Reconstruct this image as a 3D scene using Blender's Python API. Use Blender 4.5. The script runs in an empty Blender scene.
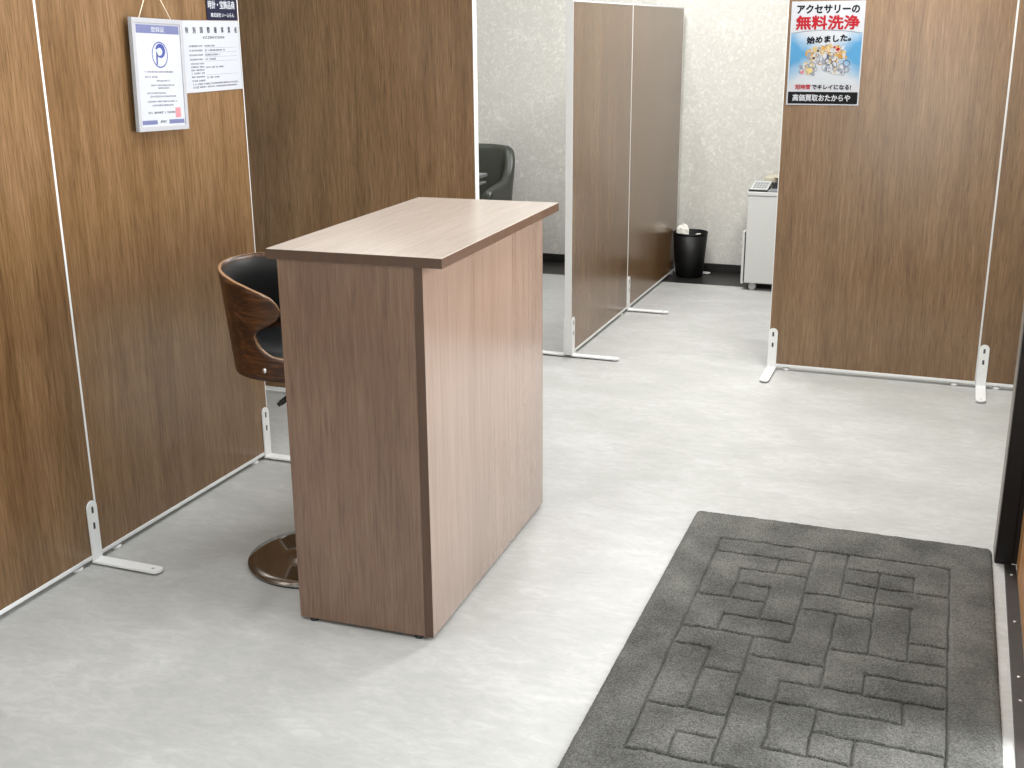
import bpy, bmesh, math, random
from mathutils import Vector, Matrix
PI = math.pi
random.seed(7)
SC = bpy.context.scene
COL = SC.collection

# ------------------------------------------------------------------ camera
F_PX, YAW, PITCH, ROLL, EYE = 1159.303, -0.364986, 0.296035, -0.008225, 1.50115
cd = bpy.data.cameras.new('camera')
cd.sensor_fit = 'HORIZONTAL'; cd.sensor_width = 36.0
cd.lens = F_PX / 1024 * 36.0
cd.clip_start = 0.05
cam = bpy.data.objects.new('camera', cd); COL.objects.link(cam)
fw = Vector((math.sin(YAW)*math.cos(PITCH), math.cos(YAW)*math.cos(PITCH), -math.sin(PITCH)))
r0 = Vector((math.cos(YAW), -math.sin(YAW), 0)); u0 = r0.cross(fw)
rt = math.cos(ROLL)*r0 + math.sin(ROLL)*u0
up = -math.sin(ROLL)*r0 + math.cos(ROLL)*u0
M = Matrix((rt, up, -fw)).transposed().to_4x4(); M.translation = (0, 0, EYE)
cam.matrix_world = M
SC.camera = cam

# ------------------------------------------------------------------ world, light, exposure
w = bpy.data.worlds.new('daylight'); SC.world = w; w.use_nodes = True
w.node_tree.nodes['Background'].inputs[0].default_value = (0.93, 0.97, 1.0, 1)
w.node_tree.nodes['Background'].inputs[1].default_value = 0.7
SC.view_settings.view_transform = 'Standard'
SC.view_settings.look = 'None'
SC.view_settings.gamma = 1.0
SC.view_settings.use_curve_mapping = False
SC.view_settings.exposure = 0.10
SC.cycles.use_denoising = True
SC.cycles.max_bounces = 8

def area(name, loc, target, sx, sy, power, col=(1, 1, 1)):
    l = bpy.data.lights.new(name, 'AREA'); l.shape = 'RECTANGLE'; l.size = sx; l.size_y = sy
    l.energy = power; l.color = col
    o = bpy.data.objects.new(name, l); COL.objects.link(o); o.location = loc
    o.rotation_euler = (Vector(target) - Vector(loc)).to_track_quat('-Z', 'Y').to_euler()
    return o

# daylight coming in through the entrance on the right and the shop window behind the camera
area('entrance_daylight', (1.25, 2.85, 1.28), (-2.0, 2.65, 1.0), 1.15, 1.5, 140, (0.97, 0.985, 1.0))
area('shop_window_daylight', (-0.45, -1.5, 1.2), (-0.45, 3.0, 1.0), 1.2, 1.9, 30, (1.0, 0.98, 0.93))
# unseen ceiling lamps, with fill lamps added among them
for (lx, ly, lp, lc) in ((-0.35, 4.60, 54, (1.0, 0.99, 0.95)), (-1.5, 2.6, 20, (0.95, 0.98, 1.0)), (-1.5, 1.4, 17, (0.96, 0.99, 1.0)),  # last one here is a fill added to lift the front-left floor
                     (-1.66, 5.85, 52, (0.99, 1.0, 1.0)), (-1.15, 6.1, 17, (1.0, 0.98, 0.93)), (-3.2, 6.0, 18, (0.99, 1.0, 1.0))):  # middle one is a weak fill added to brighten the middle screens
    area('ceiling_or_fill_lamp', (lx, ly, 2.50), (lx, ly + 0.0001, 0), 0.35, 1.2, lp, lc)

# ------------------------------------------------------------------ material helpers
def new_mat(name):
    m = bpy.data.materials.new(name); m.use_nodes = True
    nt = m.node_tree; b = nt.nodes['Principled BSDF']
    return m, nt, b
def N(nt, t, **kw):
    n = nt.nodes.new(t)
    for k, v in kw.items(): setattr(n, k, v)
    return n
def lin(c):
    return tuple(((x/255)/12.92 if x/255 <= 0.04045 else ((x/255+0.055)/1.055)**2.4) for x in c) + (1,)
def ramp(nt, fac, stops):
    r = N(nt, 'ShaderNodeValToRGB'); e = r.color_ramp.elements
    while len(e) < len(stops): e.new(0.5)
    for i, (p, c) in enumerate(stops): e[i].position = p; e[i].color = lin(c)
    nt.links.new(fac, r.inputs[0]); return r.outputs[0]
def plain(name, col, rough=0.5, metal=0.0, spec=0.5, noise=0.03, bump=0.0, nscale=60.0):
    m, nt, b = new_mat(name)
    tc = N(nt, 'ShaderNodeTexCoord'); no = N(nt, 'ShaderNodeTexNoise'); no.inputs['Scale'].default_value = nscale
    no.inputs['Detail'].default_value = 4
    nt.links.new(tc.outputs['Object'], no.inputs['Vector'])
    lo = tuple(max(0, c*(1-noise)) for c in col); hi = tuple(min(255, c*(1+noise)) for c in col)
    nt.links.new(ramp(nt, no.outputs['Fac'], [(0.3, lo), (0.7, hi)]), b.inputs['Base Color'])
    b.inputs['Roughness'].default_value = rough; b.inputs['Metallic'].default_value = metal
    b.inputs['Specular IOR Level'].default_value = spec
    if bump > 0:
        bp = N(nt, 'ShaderNodeBump'); bp.inputs['Strength'].default_value = bump; bp.inputs['Distance'].default_value = 0.002
        nt.links.new(no.outputs['Fac'], bp.inputs['Height']); nt.links.new(bp.outputs[0], b.inputs['Normal'])
    return m

def wood(name, dark, mid, light, grain='z', rough=0.38, spec=0.5, broad=9.0, fine=120.0, stretch=0.05, contrast=1.0, pores=0.45, coat=0.0):
    """laminate with grain running along one local axis: broad figure, fibre streaks and short dark pores"""
    m, nt, b = new_mat(name); L = nt.links.new
    tc = N(nt, 'ShaderNodeTexCoord'); oi = N(nt, 'ShaderNodeObjectInfo')
    ad = N(nt, 'ShaderNodeVectorMath', operation='MULTIPLY_ADD')
    cx = N(nt, 'ShaderNodeCombineXYZ')
    for i in range(3): L(oi.outputs['Random'], cx.inputs[i])
    L(cx.outputs[0], ad.inputs[0]); ad.inputs[1].default_value = (7.3, 4.1, 2.7); L(tc.outputs['Object'], ad.inputs[2])
    def noise(s, st, det, rough_, dist):
        mp = N(nt, 'ShaderNodeMapping'); k = {'x': 0, 'y': 1, 'z': 2}[grain]
        sc = [s, s, s]; sc[k] = s*st; mp.inputs['Scale'].default_value = sc
        L(ad.outputs[0], mp.inputs['Vector'])
        n = N(nt, 'ShaderNodeTexNoise'); n.inputs['Scale'].default_value = 1; n.inputs['Detail'].default_value = det
        n.inputs['Roughness'].default_value = rough_; n.inputs['Distortion'].default_value = dist
        L(mp.outputs[0], n.inputs['Vector']); return n.outputs['Fac']
    def blend(a, c, f):
        x = N(nt, 'ShaderNodeMix', data_type='FLOAT'); x.inputs[0].default_value = f
        L(a, x.inputs[2]); L(c, x.inputs[3]); return x.outputs[0]
    n1 = noise(broad, stretch*2.2, 4, 0.55, 0.9)           # broad figure with cathedral-like bends
    n3 = noise(broad*5, stretch*1.2, 5, 0.6, 0.8)          # streaks
    n2 = noise(fine, stretch*1.0, 3, 0.65, 0.3)            # fibres
    n4 = noise(fine*1.7, stretch*0.8, 2, 0.5, 0.0)         # pores
    mix = blend(blend(n1, n3, 0.5), n2, 0.42)
    d = 0.14/contrast
    col = ramp(nt, mix, [(0.5-d, dark), (0.5, mid), (0.5+d, light)])
    pr = ramp(nt, n4, [(0.30, (0, 0, 0)), (0.44, (255, 255, 255))])
    iv = N(nt, 'ShaderNodeMath', operation='SUBTRACT'); iv.inputs[0].default_value = 1.0; L(pr, iv.inputs[1])
    mu = N(nt, 'ShaderNodeMath', operation='MULTIPLY'); L(iv.outputs[0], mu.inputs[0]); mu.inputs[1].default_value = pores
    mx = N(nt, 'ShaderNodeMix', data_type='RGBA'); L(mu.outputs[0], mx.inputs[0]); L(col, mx.inputs[6])
    mx.inputs[7].default_value = lin(tuple(c*0.72 for c in dark))
    L(mx.outputs[2], b.inputs['Base Color'])
    b.inputs['Roughness'].default_value = rough; b.inputs['Specular IOR Level'].default_value = spec
    b.inputs['Coat Weight'].default_value = coat; b.inputs['Coat Roughness'].default_value = 0.18
    bp = N(nt, 'ShaderNodeBump'); bp.inputs['Strength'].default_value = 0.04; bp.inputs['Distance'].default_value = 0.001
    L(n2, bp.inputs['Height']); L(bp.outputs[0], b.inputs['Normal'])
    return m

# ------------------------------------------------------------------ materials
M_panel = wood('walnut_panel_laminate', (85, 60, 35), (112, 84, 54), (134, 105, 75), rough=0.27, spec=0.55, broad=7, fine=200, contrast=0.9, coat=0.32, pores=0.5)
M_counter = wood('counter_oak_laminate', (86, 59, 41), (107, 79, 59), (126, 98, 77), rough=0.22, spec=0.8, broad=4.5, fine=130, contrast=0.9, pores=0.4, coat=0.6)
M_counter_long = wood('counter_long_laminate_lit', (122, 101, 89), (138, 117, 104), (152, 131, 118), rough=0.2, spec=0.8, broad=5.0, fine=130, stretch=0.03, contrast=0.75, pores=0.12, coat=0.8)  # straight-grained board; its paler tone also stands in for the entrance light
M_counter_top = wood('counter_top_laminate_lit', (156, 143, 132), (167, 155, 145), (178, 168, 159), grain='y', rough=0.25, spec=0.6, broad=5.0, contrast=0.7, pores=0.06)  # straight grain; part of its paleness is overhead light put into the colour
M_edge = wood('counter_edge_band', (66, 46, 34), (77, 56, 42), (89, 66, 51), rough=0.45, stretch=0.03, contrast=0.6, pores=0.1)
M_stool_wood = wood('stool_walnut_veneer', (34, 17, 8), (62, 35, 17), (96, 60, 32), grain='x', rough=0.34, spec=0.4, broad=12, fine=110, stretch=0.06, contrast=1.5)
M_stool_edge = plain('stool_ply_edge', (146, 108, 74), 0.35)
M_door = wood('door_oak', (150, 100, 56), (178, 126, 76), (196, 146, 96), rough=0.4)
M_white = plain('white_powder_coat', (222, 223, 223), 0.38, noise=0.01)
M_slot = plain('slot_dark', (52, 52, 56), 0.5)
M_frame_grey = plain('frame_grey', (150, 151, 153), 0.4, noise=0.01)
M_black_leather = plain('black_leatherette', (20, 21, 22), 0.36, noise=0.1, bump=0.25, nscale=260)
M_chrome = plain('polished_chrome', (150, 146, 142), 0.07, metal=1.0, noise=0.01)
M_black = plain('black_plastic', (14, 14, 15), 0.35, noise=0.1)
M_bin = plain('bin_black_plastic', (6, 6, 7), 0.5, spec=0.3, noise=0.1)
M_tissue = plain('crumpled_paper', (226, 224, 216), 0.8, noise=0.04)
M_armchair = plain('green_grey_leather', (54, 57, 49), 0.36, noise=0.08, bump=0.2, nscale=220)
M_machine = plain('machine_white', (188, 189, 187), 0.45, noise=0.01)
M_machine_beige = plain('machine_beige', (176, 170, 152), 0.45, noise=0.01)
M_machine_grey = plain('machine_grey', (120, 124, 128), 0.4, noise=0.02)
M_machine_light = plain('machine_light_grey', (176, 178, 178), 0.4, noise=0.02)
M_machine_dark = plain('machine_dark', (30, 31, 34), 0.35)
M_desk = plain('desk_grey', (104, 106, 106), 0.45, noise=0.02)
M_jamb = plain('dark_bronze', (11, 8, 7), 0.4, spec=0.35, noise=0.12, nscale=14)
M_jamb_edge = plain('jamb_grey_edge', (120, 114, 108), 0.4)
M_thresh = plain('threshold_dark', (30, 25, 21), 0.5, noise=0.25, nscale=30)
M_steel = plain('screw_steel', (225, 225, 225), 0.3, metal=1.0)
M_base = plain('baseboard_black', (17, 15, 14), 0.4, noise=0.1)
M_paint = plain('ceiling_paint', (236, 236, 232), 0.8, noise=0.01)
M_pave = plain('pavement_concrete', (160, 158, 152), 0.8, noise=0.1, nscale=20)
M_paper = plain('white_paper', (172, 174, 180), 0.6, spec=0.3, noise=0.005)
M_acrylic = plain('white_frame_gloss', (158, 158, 162), 0.35, spec=0.3, noise=0.01)
M_cord = plain('cream_cord', (228, 214, 190), 0.7)
M_navy = plain('navy_plate', (16, 19, 44), 0.4, spec=0.3)
M_ink = plain('dark_ink', (14, 12, 26), 0.6, spec=0.2)
M_ink_black = plain('black_ink', (7, 7, 9), 0.6, spec=0.2)
M_ink_red = plain('red_ink', (150, 22, 34), 0.6, spec=0.2)
M_ink_grey = plain('grey_ink', (84, 86, 96), 0.6, spec=0.2)
M_ink_mid = plain('grey_ink_dark', (44, 46, 56), 0.6, spec=0.2)
M_lilac = plain('lilac_ink', (98, 102, 136), 0.6, spec=0.2)
M_blue = plain('blue_logo_ink', (62, 72, 132), 0.6, spec=0.2)
M_pink = plain('pink_seal_ink', (176, 116, 122), 0.6, spec=0.2)
M_white_ink = plain('white_ink', (176, 178, 184), 0.6, spec=0.2, noise=0.005)
M_gold = plain('printed_gold', (160, 120, 52), 0.5, noise=0.1)
M_gold2 = plain('printed_pale_gold', (172, 152, 100), 0.5, noise=0.1)
M_silver = plain('printed_silver', (118, 124, 136), 0.5, noise=0.1)
M_silver2 = plain('printed_dark_silver', (66, 74, 94), 0.5, noise=0.1)

def mat_floor():
    m, nt, b = new_mat('vinyl_floor_cloudy'); L = nt.links.new
    tc = N(nt, 'ShaderNodeTexCoord')
    def nz(sc, det, rough, dist):
        mp = N(nt, 'ShaderNodeMapping'); mp.inputs['Scale'].default_value = sc; L(tc.outputs['Object'], mp.inputs['Vector'])
        n = N(nt, 'ShaderNodeTexNoise'); n.inputs['Scale'].default_value = 1; n.inputs['Detail'].default_value = det
        n.inputs['Roughness'].default_value = rough; n.inputs['Distortion'].default_value = dist
        L(mp.outputs[0], n.inputs['Vector']); return n.outputs['Fac']
    a = nz((3.0, 5.0, 1), 8, 0.62, 0.5); c = nz((16, 34, 1), 7, 0.7, 1.1)
    mx = N(nt, 'ShaderNodeMix', data_type='FLOAT'); mx.inputs[0].default_value = 0.5
    L(a, mx.inputs[2]); L(c, mx.inputs[3])
    L(ramp(nt, mx.outputs[0], [(0.35, (158, 159, 157)), (0.5, (168, 168, 166)), (0.65, (181, 182, 181))]), b.inputs['Base Color'])
    b.inputs['Roughness'].default_value = 0.42; b.inputs['Specular IOR Level'].default_value = 0.3
    bp = N(nt, 'ShaderNodeBump'); bp.inputs['Strength'].default_value = 0.06; bp.inputs['Distance'].default_value = 0.002
    L(c, bp.inputs['Height']); L(bp.outputs[0], b.inputs['Normal'])
    return m
M_floor = mat_floor()
M_floor_dark = wood('dark_floor_planks', (24, 22, 21), (36, 34, 32), (50, 47, 45), grain='x', rough=0.35)

def mat_wallpaper():
    m, nt, b = new_mat('leafy_wallpaper'); L = nt.links.new
    tc = N(nt, 'ShaderNodeTexCoord')
    n0 = N(nt, 'ShaderNodeTexNoise'); n0.inputs['Scale'].default_value = 9; n0.inputs['Detail'].default_value = 3
    L(tc.outputs['Object'], n0.inputs['Vector'])
    ad = N(nt, 'ShaderNodeVectorMath', operation='MULTIPLY_ADD'); ad.inputs[1].default_value = (0.22, 0.22, 0.22)
    L(n0.outputs['Color'], ad.inputs[0]); L(tc.outputs['Object'], ad.inputs[2])
    v = N(nt, 'ShaderNodeTexVoronoi', feature='DISTANCE_TO_EDGE'); v.inputs['Scale'].default_value = 14
    L(ad.outputs[0], v.inputs['Vector'])
    n1 = N(nt, 'ShaderNodeTexNoise'); n1.inputs['Scale'].default_value = 34; n1.inputs['Detail'].default_value = 6; n1.inputs['Distortion'].default_value = 1.5
    L(tc.outputs['Object'], n1.inputs['Vector'])
    n2 = N(nt, 'ShaderNodeTexNoise'); n2.inputs['Scale'].default_value = 6; n2.inputs['Detail'].default_value = 3
    L(tc.outputs['Object'], n2.inputs['Vector'])
    base = ramp(nt, n1.outputs['Fac'], [(0.36, (186, 184, 178)), (0.54, (192, 190, 184)), (0.70, (208, 206, 200))])
    vein = ramp(nt, v.outputs['Distance'], [(0.0, (190, 190, 190)), (0.05, (110, 110, 110)), (0.11, (0, 0, 0))])
    gate = ramp(nt, n2.outputs['Fac'], [(0.52, (0, 0, 0)), (0.66, (255, 255, 255))])
    mu = N(nt, 'ShaderNodeMath', operation='MULTIPLY'); L(vein, mu.inputs[0]); L(gate, mu.inputs[1])
    mx = N(nt, 'ShaderNodeMix', data_type='RGBA'); L(mu.outputs[0], mx.inputs[0]); L(base, mx.inputs[6])
    mx.inputs[7].default_value = lin((220, 219, 213))
    L(mx.outputs[2], b.inputs['Base Color'])
    b.inputs['Roughness'].default_value = 0.65
    bp = N(nt, 'ShaderNodeBump'); bp.inputs['Strength'].default_value = 0.15; bp.inputs['Distance'].default_value = 0.002
    L(n1.outputs['Fac'], bp.inputs['Height']); L(bp.outputs[0], b.inputs['Normal'])
    return m
M_wallpaper = mat_wallpaper()

def mat_rug():
    m, nt, b = new_mat('charcoal_cut_pile'); L = nt.links.new
    tc = N(nt, 'ShaderNodeTexCoord')
    n1 = N(nt, 'ShaderNodeTexNoise'); n1.inputs['Scale'].default_value = 7; n1.inputs['Detail'].default_value = 5
    n2 = N(nt, 'ShaderNodeTexNoise'); n2.inputs['Scale'].default_value = 210; n2.inputs['Detail'].default_value = 5; n2.inputs['Roughness'].default_value = 0.85
    for n in (n1, n2): L(tc.outputs['Object'], n.inputs['Vector'])
    mx = N(nt, 'ShaderNodeMix', data_type='FLOAT'); mx.inputs[0].default_value = 0.72
    L(n1.outputs['Fac'], mx.inputs[2]); L(n2.outputs['Fac'], mx.inputs[3])
    L(ramp(nt, mx.outputs[0], [(0.40, (42, 42, 38)), (0.5, (80, 80, 75)), (0.60, (122, 122, 115))]), b.inputs['Base Color'])
    b.inputs['Roughness'].default_value = 0.95; b.inputs['Specular IOR Level'].default_value = 0.1
    b.inputs['Sheen Weight'].default_value = 0.2; b.inputs['Sheen Roughness'].default_value = 0.5
    bp = N(nt, 'ShaderNodeBump'); bp.inputs['Strength'].default_value = 0.9; bp.inputs['Distance'].default_value = 0.006
    L(n2.outputs['Fac'], bp.inputs['Height']); L(bp.outputs[0], b.inputs['Normal'])
    return m
M_rug = mat_rug()

def mat_poster_sky():
    m, nt, b = new_mat('printed_blue_sparkle'); L = nt.links.new
    tc = N(nt, 'ShaderNodeTexCoord'); sp = N(nt, 'ShaderNodeSeparateXYZ'); L(tc.outputs['Generated'], sp.inputs[0])
    a = N(nt, 'ShaderNodeMath', operation='SUBTRACT'); L(sp.outputs[0], a.inputs[0]); a.inputs[1].default_value = 0.5
    a2 = N(nt, 'ShaderNodeMath', operation='ABSOLUTE'); L(a.outputs[0], a2.inputs[0])
    c = N(nt, 'ShaderNodeMath', operation='SUBTRACT'); L(sp.outputs[2], c.inputs[0]); c.inputs[1].default_value = 0.58
    c2 = N(nt, 'ShaderNodeMath', operation='ABSOLUTE'); L(c.outputs[0], c2.inputs[0])
    d = N(nt, 'ShaderNodeMath', operation='MULTIPLY_ADD'); L(c2.outputs[0], d.inputs[0]); d.inputs[1].default_value = -0.95; L(a2.outputs[0], d.inputs[2])
    n = N(nt, 'ShaderNodeTexNoise'); n.inputs['Scale'].default_value = 5; L(tc.outputs['Generated'], n.inputs['Vector'])
    e = N(nt, 'ShaderNodeMath', operation='MULTIPLY_ADD'); L(n.outputs['Fac'], e.inputs[0]); e.inputs[1].default_value = 0.25; L(d.outputs[0], e.inputs[2])
    L(ramp(nt, e.outputs[0], [(0.02, (170, 174, 180)), (0.2, (136, 158, 178)), (0.42, (62, 126, 168))]), b.inputs['Base Color'])
    b.inputs['Roughness'].default_value = 0.5
    return m
M_sky = mat_poster_sky()
def mat_glass():
    m, nt, b = new_mat('thin_clear_glass'); L = nt.links.new
    tr = N(nt, 'ShaderNodeBsdfTransparent'); gl = N(nt, 'ShaderNodeBsdfGlossy'); gl.inputs['Roughness'].default_value = 0.02
    fr = N(nt, 'ShaderNodeFresnel'); fr.inputs['IOR'].default_value = 1.45; mx = N(nt, 'ShaderNodeMixShader')
    L(fr.outputs[0], mx.inputs[0]); L(tr.outputs[0], mx.inputs[1]); L(gl.outputs[0], mx.inputs[2])
    L(mx.outputs[0], nt.nodes['Material Output'].inputs['Surface'])
    return m
M_glass = mat_glass()

# ------------------------------------------------------------------ mesh helpers
def box(bm, x0, x1, y0, y1, z0, z1, mi=0):
    vs = [bm.verts.new(p) for p in ((x0,y0,z0),(x1,y0,z0),(x1,y1,z0),(x0,y1,z0),(x0,y0,z1),(x1,y0,z1),(x1,y1,z1),(x0,y1,z1))]
    fs = []
    for q in ((0,3,2,1),(4,5,6,7),(0,1,5,4),(1,2,6,5),(2,3,7,6),(3,0,4,7)):
        f = bm.faces.new([vs[i] for i in q]); f.material_index = mi; fs.append(f)
    return vs, fs
def bevel(bm, w=0.002, seg=2, angle=30):
    bm.normal_update()
    es = [e for e in bm.edges if len(e.link_faces) == 2 and e.calc_face_angle(0) > math.radians(angle)]
    bmesh.ops.bevel(bm, geom=es, offset=w, segments=seg, affect='EDGES', profile=0.5, clamp_overlap=True)
def bx(x0, x1, y0, y1, z0, z1, bv=0.0, seg=2):
    bm = bmesh.new(); box(bm, x0, x1, y0, y1, z0, z1)
    if bv: bevel(bm, bv, seg)
    return bm
def lathe(bm, prof, n=48, cx=0, cy=0, cz=0, caps=True, mi=0):
    rings = []
    for r, z in prof:
        if r < 1e-6: rings.append([bm.verts.new((cx, cy, cz+z))])
        else: rings.append([bm.verts.new((cx+r*math.cos(2*PI*k/n), cy+r*math.sin(2*PI*k/n), cz+z)) for k in range(n)])
    for a, b in zip(rings, rings[1:]):
        for k in range(n):
            k2 = (k+1) % n
            if len(a) == 1 and len(b) == 1: continue
            if len(a) == 1: f = bm.faces.new((a[0], b[k2], b[k]))
            elif len(b) == 1: f = bm.faces.new((a[k], a[k2], b[0]))
            else: f = bm.faces.new((a[k], a[k2], b[k2], b[k]))
            f.material_index = mi; f.smooth = True
    if caps:
        if len(rings[0]) > 1: bm.faces.new(list(reversed(rings[0])))
        if len(rings[-1]) > 1: bm.faces.new(rings[-1])
def tube(bm, pts, r, n=10, closed=False):
    pts = [Vector(p) for p in pts]; rings = []
    for i, p in enumerate(pts):
        t = (pts[min(i+1, len(pts)-1)] - pts[max(i-1, 0)]).normalized()
        ref = Vector((0, 0, 1)) if abs(t.z) < 0.9 else Vector((1, 0, 0))
        a = t.cross(ref).normalized(); b = t.cross(a)
        rr = r[i] if isinstance(r, (list, tuple)) else r
        rings.append([bm.verts.new(p + rr*(math.cos(2*PI*k/n)*a + math.sin(2*PI*k/n)*b)) for k in range(n)])
    for a, b in zip(rings, rings[1:]):
        for k in range(n):
            f = bm.faces.new((a[k], a[(k+1) % n], b[(k+1) % n], b[k])); f.smooth = True
    bm.faces.new(list(reversed(rings[0]))); bm.faces.new(rings[-1])
def prism(bm, poly, y0, y1, mi=0):
    """polygon in local xz, extruded along y"""
    a = [bm.verts.new((x, y0, z)) for x, z in poly]; b = [bm.verts.new((x, y1, z)) for x, z in poly]
    n = len(poly)
    f = bm.faces.new(a); f.material_index = mi
    f = bm.faces.new(list(reversed(b))); f.material_index = mi
    for i in range(n):
        f = bm.faces.new((a[(i+1) % n], a[i], b[i], b[(i+1) % n])); f.material_index = mi
def obj(name, bm, mats, parent=None, loc=(0, 0, 0), rotz=0.0):
    if not isinstance(mats, (list, tuple)): mats = [mats]
    bmesh.ops.recalc_face_normals(bm, faces=bm.faces[:])
    me = bpy.data.meshes.new(name); bm.to_mesh(me); bm.free()
    for m in mats: me.materials.append(m)
    o = bpy.data.objects.new(name, me); COL.objects.link(o)
    o.location = loc; o.rotation_euler = (0, 0, rotz)
    if parent: o.parent = parent
    return o
def thing(name, label, cat, loc=(0, 0, 0), rotz=0.0, group=None):
    o = bpy.data.objects.new(name, None); COL.objects.link(o)
    o.empty_display_size = 0.05
    o.location = loc; o.rotation_euler = (0, 0, rotz)
    o['label'] = label; o['category'] = cat
    if group: o['group'] = group
    return o
def tag(o, label, cat, group=None):
    o['label'] = label; o['category'] = cat
    if group: o['group'] = group
    return o
def struct(name, bm, mats, parent=None, loc=(0, 0, 0)):
    o = obj(name, bm, mats, parent, loc)
    if parent is None: o['kind'] = 'structure'
    return o

# ------------------------------------------------------------------ the setting
YB = 7.35            # back wall face
XR = 1.18            # right wall of the back room
struct('floor', bx(-4.6, 0.238, -1.6, 6.945, -0.06, 0.0), M_floor)
b_ = bmesh.new(); box(b_, 0.238, XR+0.1, 3.47, 6.945, -0.06, 0.0); struct('floor.001', b_, M_floor)
struct('floor.002', bx(-4.6, XR+0.1, 6.945, YB+0.1, -0.06, 0.0), M_floor_dark)
struct('floor.003', bx(0.2705, 4.5, -3.5, 3.384, -0.10, -0.012), M_pave)
struct('wall_back', bx(-4.6, XR+0.1, YB, YB+0.1, 0.0, 2.55), M_wallpaper)
struct('wall_left', bx(-4.7, -4.6, -1.6, YB+0.1, -0.06, 2.55), M_wallpaper)
struct('wall_right', bx(XR, XR+0.1, 3.56, YB, 0.0, 2.55), M_wallpaper)
b_ = bmesh.new()
box(b_, 0.30, XR+0.1, 3.47, 3.56, 0.0, 2.55)                 # return wall beside the entrance
box(b_, 0.238, 0.36, -1.6, 3.47, 2.2, 2.55)                  # lintel above the entrance
box(b_, 0.238, 0.36, -1.6, -0.5, -0.06, 2.2)
struct('wall_front', b_, M_paint)
b_ = bmesh.new()                                             # shop front behind, with a wide window opening
box(b_, -4.6, 0.238, -1.7, -1.6, -0.06, 0.5); box(b_, -4.6, 0.238, -1.7, -1.6, 2.35, 2.55)
box(b_, -4.6, -1.7, -1.7, -1.6, 0.5, 2.35)
struct('wall_street', b_, M_paint)
struct('ceiling', bx(-4.7, XR+0.1, -1.7, YB+0.1, 2.55, 2.62), M_paint)
struct('baseboard_back', bx(-4.6, XR, YB-0.012, YB, 0.0, 0.055, 0.002), M_base)
struct('baseboard_left', bx(-4.6, -4.588, -1.6, YB-0.012, 0.0, 0.055, 0.002), M_base)
# dark entrance jamb with its grey edge strip, threshold rail and the wooden door leaf beside it
b_ = bmesh.new(); box(b_, 0.2125, 0.2580, 3.385, 3.50, 0.0, 2.2); box(b_, 0.2580, 0.315, 3.396, 3.47, 0.0, 2.2)
bevel(b_, 0.002)
j = struct('trim_1', b_, M_jamb)
struct('jamb_edge', bx(0.2105, 0.2124, 3.392, 3.495, 0.0, 2.2), M_jamb_edge, j)
t_ = struct('trim_2', bx(0.2385, 0.2700, 0.3, 3.384, -0.05, 0.004, 0.001), M_thresh)
for sy in (3.31, 3.02, 2.73, 2.62):
    b_ = bmesh.new(); lathe(b_, [(0.0042, 0.0), (0.0042, 0.0012), (0.0, 0.002)], 12, 0.2555, sy, 0.004)
    struct('screw', b_, M_steel, t_)
b_ = bmesh.new(); box(b_, 0.2710, 0.306, 2.45, 3.382, 0.004, 0.62); box(b_, 0.2710, 0.306, 2.45, 2.55, 0.62, 2.1)
box(b_, 0.2710, 0.306, 3.30, 3.382, 0.62, 2.1); box(b_, 0.2710, 0.306, 2.55, 3.30, 2.0, 2.1); bevel(b_, 0.003)
d_ = struct('door_1', b_, M_door)
struct('pane', bx(0.286, 0.291, 2.55, 3.30, 0.62, 2.0), M_glass, d_)  # upper door is unseen, glazed so that the entrance light passes
struct('stile', bx(0.2702, 0.2709, 3.300, 3.304, 0.006, 0.60), M_jamb, d_)

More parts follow.
